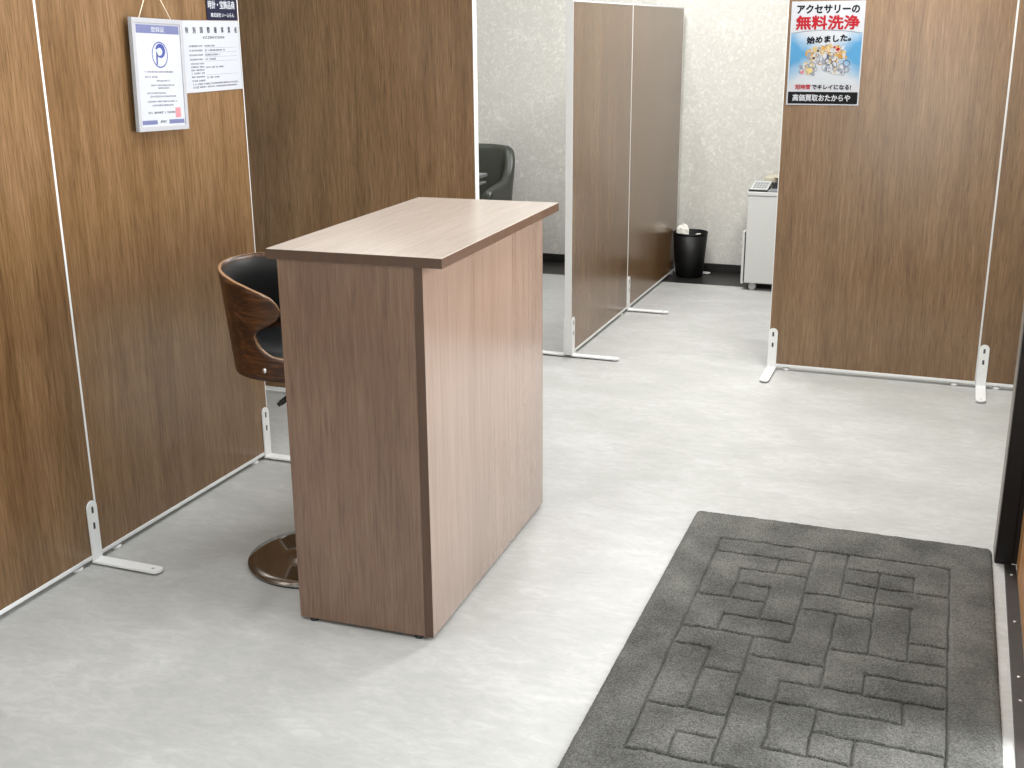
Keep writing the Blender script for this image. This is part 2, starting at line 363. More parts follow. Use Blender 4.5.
# ------------------------------------------------------------------ partition screens
PH = 1.626      # height of a screen
def make_screen(label, group, loc, rotz, width, feet, back_feet=(), PH=PH):
    """screen in its own frame: x along its width, front at y=0 facing -y"""
    t = thing('room_divider', label, 'room divider', loc, rotz, group)
    T, fz = 0.034, 0.028
    obj('board', bx(0.0032, width-0.0032, 0.0012, T-0.0012, fz+0.001, PH-0.006), M_panel, t)
    b = bmesh.new()
    box(b, 0, 0.0032, 0, T, 0.012, PH); box(b, width-0.0032, width, 0, T, 0.012, PH)
    box(b, 0.0032, width-0.0032, 0, T, 0.0165, fz+0.001); box(b, 0.0032, width-0.0032, 0, T, PH-0.006, PH)
    bevel(b, 0.0008, 1)
    obj('frame', b, M_white, t)
    for ax in (0.085, width-0.085):
        b = bmesh.new(); lathe(b, [(0.016, 0.0), (0.017, 0.003), (0.017, 0.009), (0.009, 0.0105), (0.009, 0.0160)], 20, ax, T/2, 0)
        obj('adjuster', b, M_white, t)
    def foot(fx, side):
        s = -1 if side == 'front' else 1
        y0 = -0.0005 if side == 'front' else T+0.0005
        W, th, top, reach = 0.040, 0.0045, 0.196, 0.230
        prof = [(-W/2, 0.012), (W/2, 0.012)]
        arc = [(W/2*math.cos(a), top-W/2+W/2*math.sin(a)) for a in [PI*k/14 for k in range(15)]]
        b = bmesh.new()
        prism(b, [(fx+x, z) for x, z in prof + arc], min(y0, y0+s*th), max(y0, y0+s*th))
        # flat floor bar with a rounded toe
        yb = y0 + s*(reach-W/2)
        pl = [(fx-W/2, y0), (fx+W/2, y0)] + [(fx+W/2*math.cos(a), yb+s*W/2*math.sin(a)) for a in [PI*k/14 for k in range(15)]]
        lo = [b.verts.new((x, y, 0.0005+0.006)) for x, y in pl]; hi = [b.verts.new((x, y, 0.0125)) for x, y in pl]
        n = len(pl); b.faces.new(lo); b.faces.new(hi)
        for i in range(n): b.faces.new((lo[i], lo[(i+1) % n], hi[(i+1) % n], hi[i]))
        # low pads under the bar
        for py in (0.03, reach-0.025): lathe(b, [(0.010, 0.0), (0.010, 0.0066)], 14, fx, y0+s*py, 0.0)
        f = obj('foot', b, M_white, t)
        for z in (0.168, 0.118):
            ys = y0 + s*(th+0.0002)
            obj('slot', bx(fx-0.0042, fx+0.0042, min(ys, ys+s*0.0003), max(ys, ys+s*0.0003), z-0.010, z+0.010), M_slot, f)
        obj('screw', bx(fx-0.004, fx+0.004, y0+s*(reach-0.030)-0.004, y0+s*(reach-0.030)+0.004, 0.0125, 0.0130), M_frame_grey, f)
    for fx in feet: foot(fx, 'front')
    for fx in back_feet: foot(fx, 'back')
    return t
XL, YR, XM = -2.2765, 5.2083, -1.6423
GL, GM, GR = 'wood grain screens of the left row', 'wood grain screens of the middle row', 'wood grain screens of the right row'
make_screen('walnut screen at the left edge, cut by the photo, with a foot at its seam', GL, (XL, 2.5145-0.94, 0), PI/2, 0.94, (0.94-0.0195,))
make_screen('walnut screen behind the bar stool, carrying the white notices', GL, (XL, 2.5155, 0), PI/2, 0.9315, (0.9315-0.020,))
make_screen('dark walnut screen facing us behind the counter and the stool', None, (-2.905, 4.13, 0), 0, 1.185, (0.03,), (), 1.645)
make_screen('pale lit walnut screen with broad white front end, nearer of the middle two', GM, (XM, 5.0925, 0), PI/2, 1.0035, (0.021,), (0.021,))
make_screen('walnut screen beside the black waste bin, farther of the middle two', GM, (XM, 6.0975, 0), PI/2, 1.181, (0.021, 1.181-0.02), (0.021,))
make_screen('walnut screen carrying the blue and red poster', GR, (-0.7318, YR, 0), 0, 0.893, (0.0195,))
make_screen('walnut screen at the right edge, half hidden by the dark door jamb', GR, (0.1622, YR, 0), 0, 0.893, (0.0215,))

# ------------------------------------------------------------------ lettering helper: flat sheets live in local xz facing -y
def text_mesh(body, x0, x1, z0, z1, y, bold=0.0, depth=0.0003, shear=0.0):
    """letters as a thin mesh fitted to a box; weight is added by laying shifted copies over each other"""
    cu = bpy.data.curves.new('lettering', 'FONT'); cu.body = body; cu.size = 1.0; cu.extrude = 0.01
    cu.resolution_u = 2; cu.shear = shear
    o = bpy.data.objects.new('lettering', cu); COL.objects.link(o)
    dg = bpy.context.evaluated_depsgraph_get()
    me = bpy.data.meshes.new_from_object(o.evaluated_get(dg))
    bpy.data.objects.remove(o); bpy.data.curves.remove(cu)
    xs = [v.co.x for v in me.vertices]; ys = [v.co.y for v in me.vertices]
    ax, bx_, ay, by = min(xs), max(xs), min(ys), max(ys)
    dl = bold*(z1-z0); x0 += dl; x1 -= dl; z0 += dl; z1 -= dl
    for v in me.vertices:
        px = x0 + (v.co.x-ax)/(bx_-ax)*(x1-x0); pz = z0 + (v.co.y-ay)/max(by-ay, 1e-6)*(z1-z0)
        v.co = (px, y - (depth if v.co.z > 0 else 0), pz)
    b = bmesh.new(); b.from_mesh(me); bpy.data.meshes.remove(me)
    if bold:
        src = b.verts[:] + b.edges[:] + b.faces[:]
        for k in range(6):
            a = 2*PI*k/6
            g = bmesh.ops.duplicate(b, geom=src)
            bmesh.ops.translate(b, vec=(dl*math.cos(a), -0.000002*(k+1), dl*math.sin(a)), verts=[q for q in g['geom'] if isinstance(q, bmesh.types.BMVert)])
    return b
def text(name, body, x0, x1, z0, z1, y, mat, parent, bold=0.0, **kw):
    return obj(name, text_mesh(body, x0, x1, z0, z1, y, bold, **kw), mat, parent)
def print_rows(bm, rows, y, d=0.0002):
    """rows of small unreadable print: (x0, x1, z centre, height)"""
    for x0, x1, z, h in rows:
        x = x0
        while x < x1 - 0.001:
            wd = random.uniform(0.55, 1.0)*h*0.95
            hh = h*random.uniform(0.72, 1.0)
            k = random.random()
            if k < 0.5:
                box(bm, x, min(x+wd, x1), y-d, y, z-hh/2, z-hh/2+h*0.22); box(bm, x+wd*0.35, min(x+wd*0.6, x1), y-d, y, z-hh/2, z+hh/2)
                box(bm, x, min(x+wd, x1), y-d, y, z+hh/2-h*0.22, z+hh/2)
            else:
                box(bm, x, min(x+wd*0.3, x1), y-d, y, z-hh/2, z+hh/2); box(bm, x+wd*0.45, min(x+wd, x1), y-d, y, z-h*0.1, z+h*0.15)
                box(bm, x+wd*0.7, min(x+wd, x1), y-d, y, z-hh/2, z+hh/2)
            x += h*1.08
            if random.random() < 0.06: x += h

# ------------------------------------------------------------------ poster on the right screen
PX0, PZ0, PW, PHt = -0.717, 1.1865, 0.2995, 0.4215
po = thing('poster', 'white and blue poster with red headline, jewelry picture and black bottom band', 'poster', (PX0, YR-0.0006, PZ0))
obj('sheet', bx(0, PW, -0.0008, 0, 0, PHt), M_paper, po)
yq = -0.0009
b_ = bmesh.new()
top = [(PW*(0.018+0.964*k/20), 0.293+0.012*math.sin(PI*k/20)) for k in range(21)]
prism(b_, [(PW*0.018, 0.083), (PW*0.982, 0.083)] + top[::-1], yq-0.0002, yq)
obj('sky_picture', b_, M_sky, po)
b_ = bmesh.new()
for k in range(20):
    (xa, za), (xb, zb) = top[k], top[k+1]
    prism(b_, [(xa, za-0.001), (xb, zb-0.001), (xb, zb+0.0025), (xa, za+0.0025)], yq-0.0005, yq-0.0002)
obj('arc_line', b_, M_silver, po)
text('title_lettering', 'アクセサリーの', PW*0.075, PW*0.93, 0.372, 0.4085, yq-0.0002, M_ink, po, 0.045)
text('headline_lettering', '無料洗浄', PW*0.07, PW*0.94, 0.3065, 0.3655, yq-0.0002, M_ink_red, po, 0.04)
t3 = text('subtitle_lettering', '始めました。', PW*0.235, PW*0.84, 0.254, 0.285, yq-0.0006, M_ink, po, 0.05)
for v in t3.data.vertices: v.co.z += (v.co.x - PW*0.5)*0.07
text('footer_red_lettering', '短時間', PW*0.115, PW*0.325, 0.0640, 0.0850, yq-0.0004, M_ink_red, po, 0.03)
text('footer_lettering', 'でキレイになる!', PW*0.345, PW*0.885, 0.0640, 0.0850, yq-0.0004, M_ink, po, 0.04)
obj('black_band', bx(PW*0.02, PW*0.982, yq-0.0003, yq, 0.005, 0.0545), M_ink_black, po)
text('band_lettering', '高価買取おたからや', PW*0.085, PW*0.885, 0.0155, 0.0445, yq-0.0004, M_white_ink, po, 0.028)
def ring2d(bm, cx, cz, r, th, asp, ang, y, mi, n=20):
    for k in range(n):
        q = []
        for rr, kk in ((r, k), (r, k+1), (r-th, k+1), (r-th, k)):
            a = 2*PI*kk/n; x, z = rr*math.cos(a), rr*asp*math.sin(a)
            q.append((cx+x*math.cos(ang)-z*math.sin(ang), cz+x*math.sin(ang)+z*math.cos(ang)))
        f = bm.faces.new([bm.verts.new((x, y, z)) for x, z in q]); f.material_index = mi
def disc2d(bm, cx, cz, r, asp, ang, y, mi, n=12):
    q = []
    for k in range(n):
        a = 2*PI*k/n; x, z = r*math.cos(a), r*asp*math.sin(a)
        q.append((cx+x*math.cos(ang)-z*math.sin(ang), cz+x*math.sin(ang)+z*math.cos(ang)))
    f = bm.faces.new([bm.verts.new((x, y, z)) for x, z in q]); f.material_index = mi
b_ = bmesh.new(); yy = yq-0.0006
rj = random.Random(5)
def jewels(cx, cz, sx, sz, n, ids):
    global yy
    for k in range(n):
        a = rj.uniform(0, 2*PI); rr = math.sqrt(rj.random())
        x, z = cx+sx*rr*math.cos(a), cz+sz*rr*math.sin(a)
        yy -= 0.000002
        mi = rj.choice(ids)
        if rj.random() < 0.55: ring2d(b_, x, z, rj.uniform(0.009, 0.017), rj.uniform(0.002, 0.005), rj.uniform(0.5, 1), rj.uniform(0, PI), yy, mi)
        else: disc2d(b_, x, z, rj.uniform(0.004, 0.010), rj.uniform(0.6, 1), rj.uniform(0, PI), yy, mi)
for k in range(150):
    a = rj.uniform(0, 2*PI); rr = math.sqrt(rj.random()); yy -= 0.000002
    disc2d(b_, PW*0.52+PW*0.27*rr*math.cos(a), 0.206+0.034*rr*math.sin(a), rj.uniform(0.005, 0.011), rj.uniform(0.6, 1), rj.uniform(0, PI), yy, rj.choice((0, 1, 1, 1, 2, 5, 5)))
for k in range(60):
    sx = rj.choice((0.27, 0.67)); a = rj.uniform(0, 2*PI); rr = math.sqrt(rj.random()); yy -= 0.000002
    disc2d(b_, PW*sx+PW*0.13*rr*math.cos(a), 0.150+0.022*rr*math.sin(a), rj.uniform(0.004, 0.009), rj.uniform(0.6, 1), rj.uniform(0, PI), yy, rj.choice((1, 2, 2, 5, 5)))
jewels(PW*0.50, 0.205, PW*0.27, 0.034, 46, (0, 1, 1, 2, 2, 5))
jewels(PW*0.62, 0.222, PW*0.17, 0.022, 26, (0, 0, 1, 5))
jewels(PW*0.44, 0.196, PW*0.20, 0.022, 26, (1, 2, 2, 5, 3))
jewels(PW*0.28, 0.145, PW*0.12, 0.022, 20, (1, 2, 3, 5, 2))
jewels(PW*0.66, 0.150, PW*0.15, 0.026, 26, (2, 2, 3, 5))
for x, z, mi, r in ((0.67, 0.228, 4, 0.008), (0.62, 0.236, 4, 0.005), (0.40, 0.222, 6, 0.005), (0.35, 0.193, 6, 0.005), (0.30, 0.142, 1, 0.013), (0.20, 0.135, 7, 0.009)):
    yy -= 0.000002; disc2d(b_, PW*x, z, r, 0.85, 0.2, yy, mi)
ring2d(b_, PW*0.80, 0.172, 0.015, 0.003, 0.9, 0, yy-0.000003, 3)
obj('jewelry_picture', b_, [M_gold, M_gold2, M_silver, M_silver2, M_ink_red, M_paper, M_ink, M_pink], po)

# ------------------------------------------------------------------ notices on the left screen (local x runs along the screen, away from the camera)
XF = XL + 0.0006
na = thing('license_plate_sign', 'small navy sign with white lettering at the top, above the white certificate', 'sign', (XF, 3.267, 1.5405), PI/2)
obj('plate', bx(0, 0.168, -0.002, 0, 0, 0.080, 0.0004, 1), M_navy, na)
text('sign_lettering', '時計・宝飾品商', 0.008, 0.156, 0.034, 0.0600, -0.0021, M_white_ink, na, 0.018)
text('company_lettering', '株式会社 いーふらん', 0.020, 0.150, 0.0085, 0.0225, -0.0021, M_white_ink, na, 0.02)
ce = thing('certificate', 'white landscape certificate sheet below the navy sign, half behind the hanging frame', 'certificate', (XF, 3.128, 1.3215), PI/2)
CW, CH = 0.308, 0.2165
obj('sleeve', bx(-0.002, CW+0.006, -0.0005, 0, -0.001, CH+0.001), M_frame_grey, ce)
obj('sheet', bx(0, CW, -0.0009, -0.0005, 0, CH), M_paper, ce)
for k, ch in enumerate('特別国際種事業者'):
    xc = CW*(0.085 + 0.865*k/7)
    text('title_lettering', ch, xc-0.0075, xc+0.0075, CH*(1-0.175), CH*(1-0.085), -0.00095, M_ink_mid, ce, 0.02)
b_ = bmesh.new()
print_rows(b_, [(CW*0.35, CW*0.74, CH*(1-0.235), 0.0085)], -0.00095)
rows = []
for i, v in enumerate((0.352, 0.415, 0.478, 0.54)):
    rows += [(CW*0.10, CW*0.33, CH*(1-v), 0.006), (CW*0.37, CW*(0.55+0.08*((i*2) % 3)), CH*(1-v), 0.006)]
for v in (0.60, 0.645, 0.69, 0.735, 0.785, 0.84):
    rows.append((CW*0.11, CW*0.33, CH*(1-v), 0.0055))
rows += [(CW*0.37, CW*0.68, CH*(1-0.655), 0.0055), (CW*0.37, CW*0.60, CH*(1-0.80), 0.0055),
         (CW*0.12, CW*0.93, CH*(1-0.888), 0.0055), (CW*0.12, CW*0.90, CH*(1-0.932), 0.0055)]
print_rows(b_, rows, -0.00095)
obj('small_print', b_, M_ink_mid, ce)
b_ = bmesh.new()
for v in (0.382, 0.446, 0.508, 0.57, 0.765): box(b_, CW*0.36, CW*0.95, -0.00105, -0.00095, CH*(1-v), CH*(1-v)+0.0006)
obj('rule_lines', b_, M_ink_grey, ce)

# framed certificate hanging from a cord; it leans out a little at the top and is turned a touch clockwise
FW, FH, FD = 0.2385, 0.3225, 0.012
fr = thing('hanging_frame', 'white framed certificate with a blue round logo, hanging from a cord', 'picture frame', (XL+0.016, 2.8475, 1.2245), PI/2)
fr.rotation_euler = (0.0, 0.035, PI/2)
b_ = bmesh.new(); box(b_, 0, FW, -FD+0.003, 0, 0, FH); bevel(b_, 0.0015)
obj('backing', b_, M_frame_grey, fr)
b_ = bmesh.new(); m_ = 0.014
box(b_, 0, FW, -FD-0.002, -FD+0.003, 0, m_); box(b_, 0, FW, -FD-0.002, -FD+0.003, FH-m_, FH)
box(b_, 0, m_, -FD-0.002, -FD+0.003, m_, FH-m_); box(b_, FW-m_, FW, -FD-0.002, -FD+0.003, m_, FH-m_)
bevel(b_, 0.001)
obj('frame', b_, M_acrylic, fr)
ys = -FD+0.0025
obj('sheet', bx(m_, FW-m_, ys-0.0008, ys, m_, FH-m_), M_paper, fr)
yt = ys-0.0009
obj('header_band', bx(FW*0.085, FW*0.925, yt-0.0002, yt, FH*(1-0.132), FH*(1-0.058)), M_lilac, fr)
text('header_lettering', '登録証', FW*0.37, FW*0.63, FH*(1-0.118), FH*(1-0.072), yt-0.0003, M_white_ink, fr, 0.005)
b_ = bmesh.new()
cx_, cz_ = FW*0.515, FH*(1-0.318)
ring2d(b_, cx_, cz_, 0.0375, 0.0034, 1.0, 0, yt-0.0003, 0, 40)
obj('logo_ring', b_, M_blue, fr)
# the P of the logo: a broad bow with an open stem
b_ = bmesh.new(); out, inn = [], []
for k in range(17):
    a = math.radians(160 - 305*k/16); r_ = 0.0185
    wd = 0.0022 + 0.0045*math.sin(PI*min(1, (k+1)/15))
    c_, s_ = math.cos(a), math.sin(a)
    px, pz = cx_+0.001+r_*1.0*c_, cz_+0.010+r_*0.86*s_
    out.append((px+wd*c_, pz+wd*s_)); inn.append((px-wd*c_, pz-wd*s_))
for k in range(16): prism(b_, [inn[k], inn[k+1], out[k+1], out[k]], yt-0.0004, yt)
prism(b_, [(cx_-0.0185, cz_-0.029), (cx_-0.0125, cz_-0.029), (cx_-0.0105, cz_+0.004), (cx_-0.0165, cz_+0.010)], yt-0.0004, yt)
obj('logo_letter', b_, M_blue, fr)
b_ = bmesh.new(); rows = []
for v, a, c in ((0.47, 0.20, 0.75), (0.515, 0.2, 0.45), (0.55, 0.42, 0.68), (0.59, 0.30, 0.76), (0.615, 0.44, 0.66), (0.66, 0.21, 0.58),
                (0.69, 0.27, 0.78), (0.735, 0.21, 0.8), (0.77, 0.30, 0.72)):
    rows.append((FW*a, FW*c, FH*(1-v), 0.005))
print_rows(b_, rows, yt)
obj('small_print', b_, M_ink_grey, fr)
b_ = bmesh.new(); print_rows(b_, [(FW*0.21, FW*0.78, FH*(1-0.835), 0.0065)], yt); obj('signature_print', b_, M_ink_mid, fr)
obj('red_seal', bx(FW*0.755, FW*0.86, yt-0.0004, yt-0.0002, FH*(1-0.885), FH*(1-0.795)), M_pink, fr)
obj('footer_band', bx(FW*0.085, FW*0.375, yt-0.0003, yt, FH*(1-0.94), FH*(1-0.902)), M_lilac, fr)
obj('footer_band', bx(FW*0.615, FW*0.925, yt-0.0003, yt, FH*(1-0.94), FH*(1-0.902)), M_lilac, fr)
text('footer_lettering', 'JIPDEC', FW*0.43, FW*0.56, FH*(1-0.935), FH*(1-0.907), yt-0.0002, M_ink_mid, fr, 0.0, shear=0.2)
b_ = bmesh.new()
tube(b_, [(0.040, -FD+0.004, FH-0.002), (0.108, -0.004, FH+0.110)], 0.0014, 8)
tube(b_, [(FW-0.048, -FD+0.004, FH-0.002), (0.108, -0.004, FH+0.110)], 0.0014, 8)
obj('cord', b_, M_cord, fr)

# ------------------------------------------------------------------ reception counter
CTH = 0.0336
ct = thing('counter', 'tall narrow wood grain reception counter standing in the middle of the floor', 'counter', (-1.142, 2.4093, 0), CTH)
W_, D_, Z0, TT = 0.3832, 0.9359, 0.010, 0.0255
PT = 0.0235
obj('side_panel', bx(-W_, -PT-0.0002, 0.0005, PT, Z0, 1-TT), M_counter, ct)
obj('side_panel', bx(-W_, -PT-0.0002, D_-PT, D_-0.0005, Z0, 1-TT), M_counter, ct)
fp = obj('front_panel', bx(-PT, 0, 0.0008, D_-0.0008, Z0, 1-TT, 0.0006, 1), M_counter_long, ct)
obj('edge_band', bx(-PT, 0.0, 0.0, 0.0008, Z0, 1-TT), M_edge, fp)
obj('edge_band', bx(-PT, 0.0, D_-0.0008, D_, Z0, 1-TT), M_edge, fp)
obj('back_rail', bx(-PT-0.018, -PT-0.0002, PT, D_-PT, 0.80, 1-TT), M_counter, ct)
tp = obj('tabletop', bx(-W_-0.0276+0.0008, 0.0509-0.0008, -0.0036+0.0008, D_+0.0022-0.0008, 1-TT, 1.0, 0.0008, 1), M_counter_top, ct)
b_ = bmesh.new(); X0, X1, Y0, Y1 = -W_-0.0276, 0.0509, -0.0036, D_+0.0022
za, zb = 1-TT+0.0004, 0.9988
box(b_, X0, X1, Y0, Y0+0.0008, za, zb); box(b_, X0, X1, Y1-0.0008, Y1, za, zb)
box(b_, X0, X0+0.0008, Y0+0.0008, Y1-0.0008, za, zb); box(b_, X1-0.0008, X1, Y0+0.0008, Y1-0.0008, za, zb)
obj('edge_band', b_, M_edge, tp)
for lx, ly in ((-W_+0.035, 0.012), (-0.045, 0.012), (-W_+0.035, D_-0.012), (-0.045, D_-0.012)):
    b_ = bmesh.new(); lathe(b_, [(0.0115, 0.0), (0.0125, 0.002), (0.0125, 0.007), (0.009, 0.0099)], 18, lx, ly, 0)
    obj('leveling_foot', b_, M_black, ct)

# ------------------------------------------------------------------ bar stool
SX, SY = -1.672, 2.7395
st = thing('bar_stool', 'swivel bar stool with bent walnut back and black padding, tucked behind the counter', 'stool', (SX, SY, 0))
b_ = bmesh.new()
lathe(b_, [(0.0, 0.002), (0.196, 0.002), (0.2015, 0.004), (0.2035, 0.008), (0.2015, 0.0115), (0.17, 0.0125), (0.10, 0.0150), (0.06, 0.0185), (0.042, 0.027), (0.032, 0.042), (0.0, 0.043)], 72, caps=False)
base = obj('base', b_, M_chrome, st)
b_ = bmesh.new(); lathe(b_, [(0.196, 0.0), (0.199, 0.0), (0.199, 0.0035), (0.196, 0.0035)], 72, caps=False); obj('base_gasket', b_, M_black, base)
b_ = bmesh.new(); lathe(b_, [(0.030, 0.040), (0.029, 0.046), (0.0285, 0.34), (0.026, 0.345), (0.021, 0.347), (0.021, 0.56)], 32)
obj('pole', b_, M_chrome, st)
b_ = bmesh.new(); lathe(b_, [(0.03, 0.545), (0.045, 0.552), (0.075, 0.585), (0.10, 0.603), (0.10, 0.612)], 32)
obj('seat_plate', b_, M_black, st)
b_ = bmesh.new()
tube(b_, [(-0.02, -0.02, 0.572), (-0.018, -0.055, 0.560), (-0.002, -0.10, 0.533), (-0.0205, -0.123, 0.5155)], 0.0062, 10)
tube(b_, [(0.0005, -0.095, 0.536), (-0.0155, -0.117, 0.5200)], 0.0078, 10)
lv = obj('lever', b_, M_black, st)
# seat cushion with rounded rim
def superdisc(bm, prof, n=64):
    lathe(bm, prof, n)
b_ = bmesh.new()
superdisc(b_, [(0.0, 0.612), (0.15, 0.612), (0.174, 0.616), (0.180, 0.630), (0.180, 0.655), (0.174, 0.674), (0.155, 0.684), (0.10, 0.688), (0.0, 0.689)])
obj('seat', b_, M_black_leather, st)
# bent plywood shell: columns of quads between a lower and an upper outline, with a round notch on both sides
def interp(tab, x):
    if x <= tab[0][0]: return tab[0][1]
    for (a, va), (b, vb) in zip(tab, tab[1:]):
        if x <= b:
            t = (x-a)/(b-a); return va + (vb-va)*t
    return tab[-1][1]
TOP = [(0, 0.896), (25, 0.894), (42, 0.889), (60, 0.880), (78, 0.866), (92, 0.850), (99, 0.838), (103, 0.822), (105.5, 0.803)]
NU = [(82, 0.731), (84, 0.742), (87, 0.750), (91, 0.756), (97, 0.766), (102, 0.778), (104.5, 0.790), (105.5, 0.803)]     # under side of the wing
NL = [(82, 0.731), (83, 0.714), (86, 0.698), (90, 0.686), (96, 0.676), (104, 0.670), (118, 0.665), (140, 0.662), (180, 0.660)]  # top of the low band
BOT = 0.606
RAD = lambda z: 0.193 + (z-0.606)*0.092
TIP, NOT = 105.5, 82.0
def shell(r_off, tab_shrink=0.0):
    cols = [k*2.0 for k in range(0, 41)] + [82, 82.6, 83.4, 84.5, 86, 88, 90, 92, 94, 96, 98, 100, 101.5, 103, 104, 104.8, 105.2, 105.5]
    low = [82, 82.6, 83.4, 84.5, 86, 88, 90, 93, 96, 100, 105, 110, 116, 122, 128, 134, 140]
    bm = bmesh.new(); cache = {}
    def V(phi, z, side):
        key = (round(phi, 3), round(z, 5), side)
        if key not in cache:
            a = PI + side*math.radians(phi); r = RAD(z)+r_off
            cache[key] = bm.verts.new((r*math.cos(a), r*math.sin(a), z))
        return cache[key]
    def strip(cl, lo, hi, rows):
        for side in (1, -1):
            for a, b in zip(cl, cl[1:]):
                for k in range(rows):
                    z = [lo(a)+(hi(a)-lo(a))*k/rows, lo(b)+(hi(b)-lo(b))*k/rows, lo(b)+(hi(b)-lo(b))*(k+1)/rows, lo(a)+(hi(a)-lo(a))*(k+1)/rows]
                    q = []
                    for p, zz in zip((a, b, b, a), z):
                        v = V(p, zz, side if p > 0 else 1)
                        if v not in q: q.append(v)
                    if len(q) >= 3:
                        try: f = bm.faces.new(q); f.smooth = True
                        except ValueError: pass
    full = [c for c in cols if c <= 82]
    mid = 0.731
    strip(full, lambda p: BOT, lambda p: mid, 6)
    strip(full, lambda p: mid, lambda p: interp(TOP, p), 8)
    strip([c for c in cols if c >= 82], lambda p: interp(NU, p), lambda p: interp(TOP, p), 8)
    strip(low, lambda p: BOT, lambda p: interp(NL, p), 6)
    bmesh.ops.remove_doubles(bm, verts=bm.verts[:], dist=0.00005)
    return bm
b_ = shell(0.0)
o_ = obj('backrest', b_, [M_stool_wood, M_stool_edge], st)
md = o_.modifiers.new('thickness', 'SOLIDIFY'); md.thickness = 0.009; md.offset = -1; md.use_rim = True; md.material_offset_rim = 1
back = o_
# padded inner back cushion
b_ = bmesh.new(); cols = [k*3.0 for k in range(0, 34)]
grid = {}
for side in (1, -1):
    for i, p in enumerate(cols):
        zt = interp(TOP, p)-0.012; zb = 0.692 if p <= 76 else max(0.692, interp(NU, max(82, p))+0.012)
        if p > 76 and p < 82: zb = 0.692 + (0.745-0.692)*(p-76)/6
        for k in range(9):
            z = zb+(zt-zb)*k/8; r = RAD(z)-0.0115-0.0165*math.sin(PI*k/8)**0.5*math.cos(math.radians(p)*0.86)**0.4
            a = PI+side*math.radians(p)
            key = (side if p > 0 else 1, i, k)
            if key not in grid: grid[key] = b_.verts.new((r*math.cos(a), r*math.sin(a), z))
    for i in range(len(cols)-1):
        for k in range(8):
            q = [grid[(side if cols[ii] > 0 else 1, ii, kk)] for ii, kk in ((i, k), (i+1, k), (i+1, k+1), (i, k+1))]
            f = b_.faces.new(q); f.smooth = True
obj('back_cushion', b_, M_black_leather, st)
for side in (1, -1):
    for ph in (88,):
        a = PI + side*math.radians(ph); r = RAD(0.636)+0.0005
        b_ = bmesh.new(); lathe(b_, [(0.0075, 0), (0.007, 0.0025), (0.0, 0.004)], 16)
        rot = Vector((math.cos(a), math.sin(a), 0)).to_track_quat('Z', 'Y').to_matrix().to_4x4()
        bmesh.ops.transform(b_, matrix=Matrix.Translation((r*math.cos(a), r*math.sin(a), 0.636)) @ rot, verts=b_.verts[:])
        obj('bolt', b_, M_steel, back)

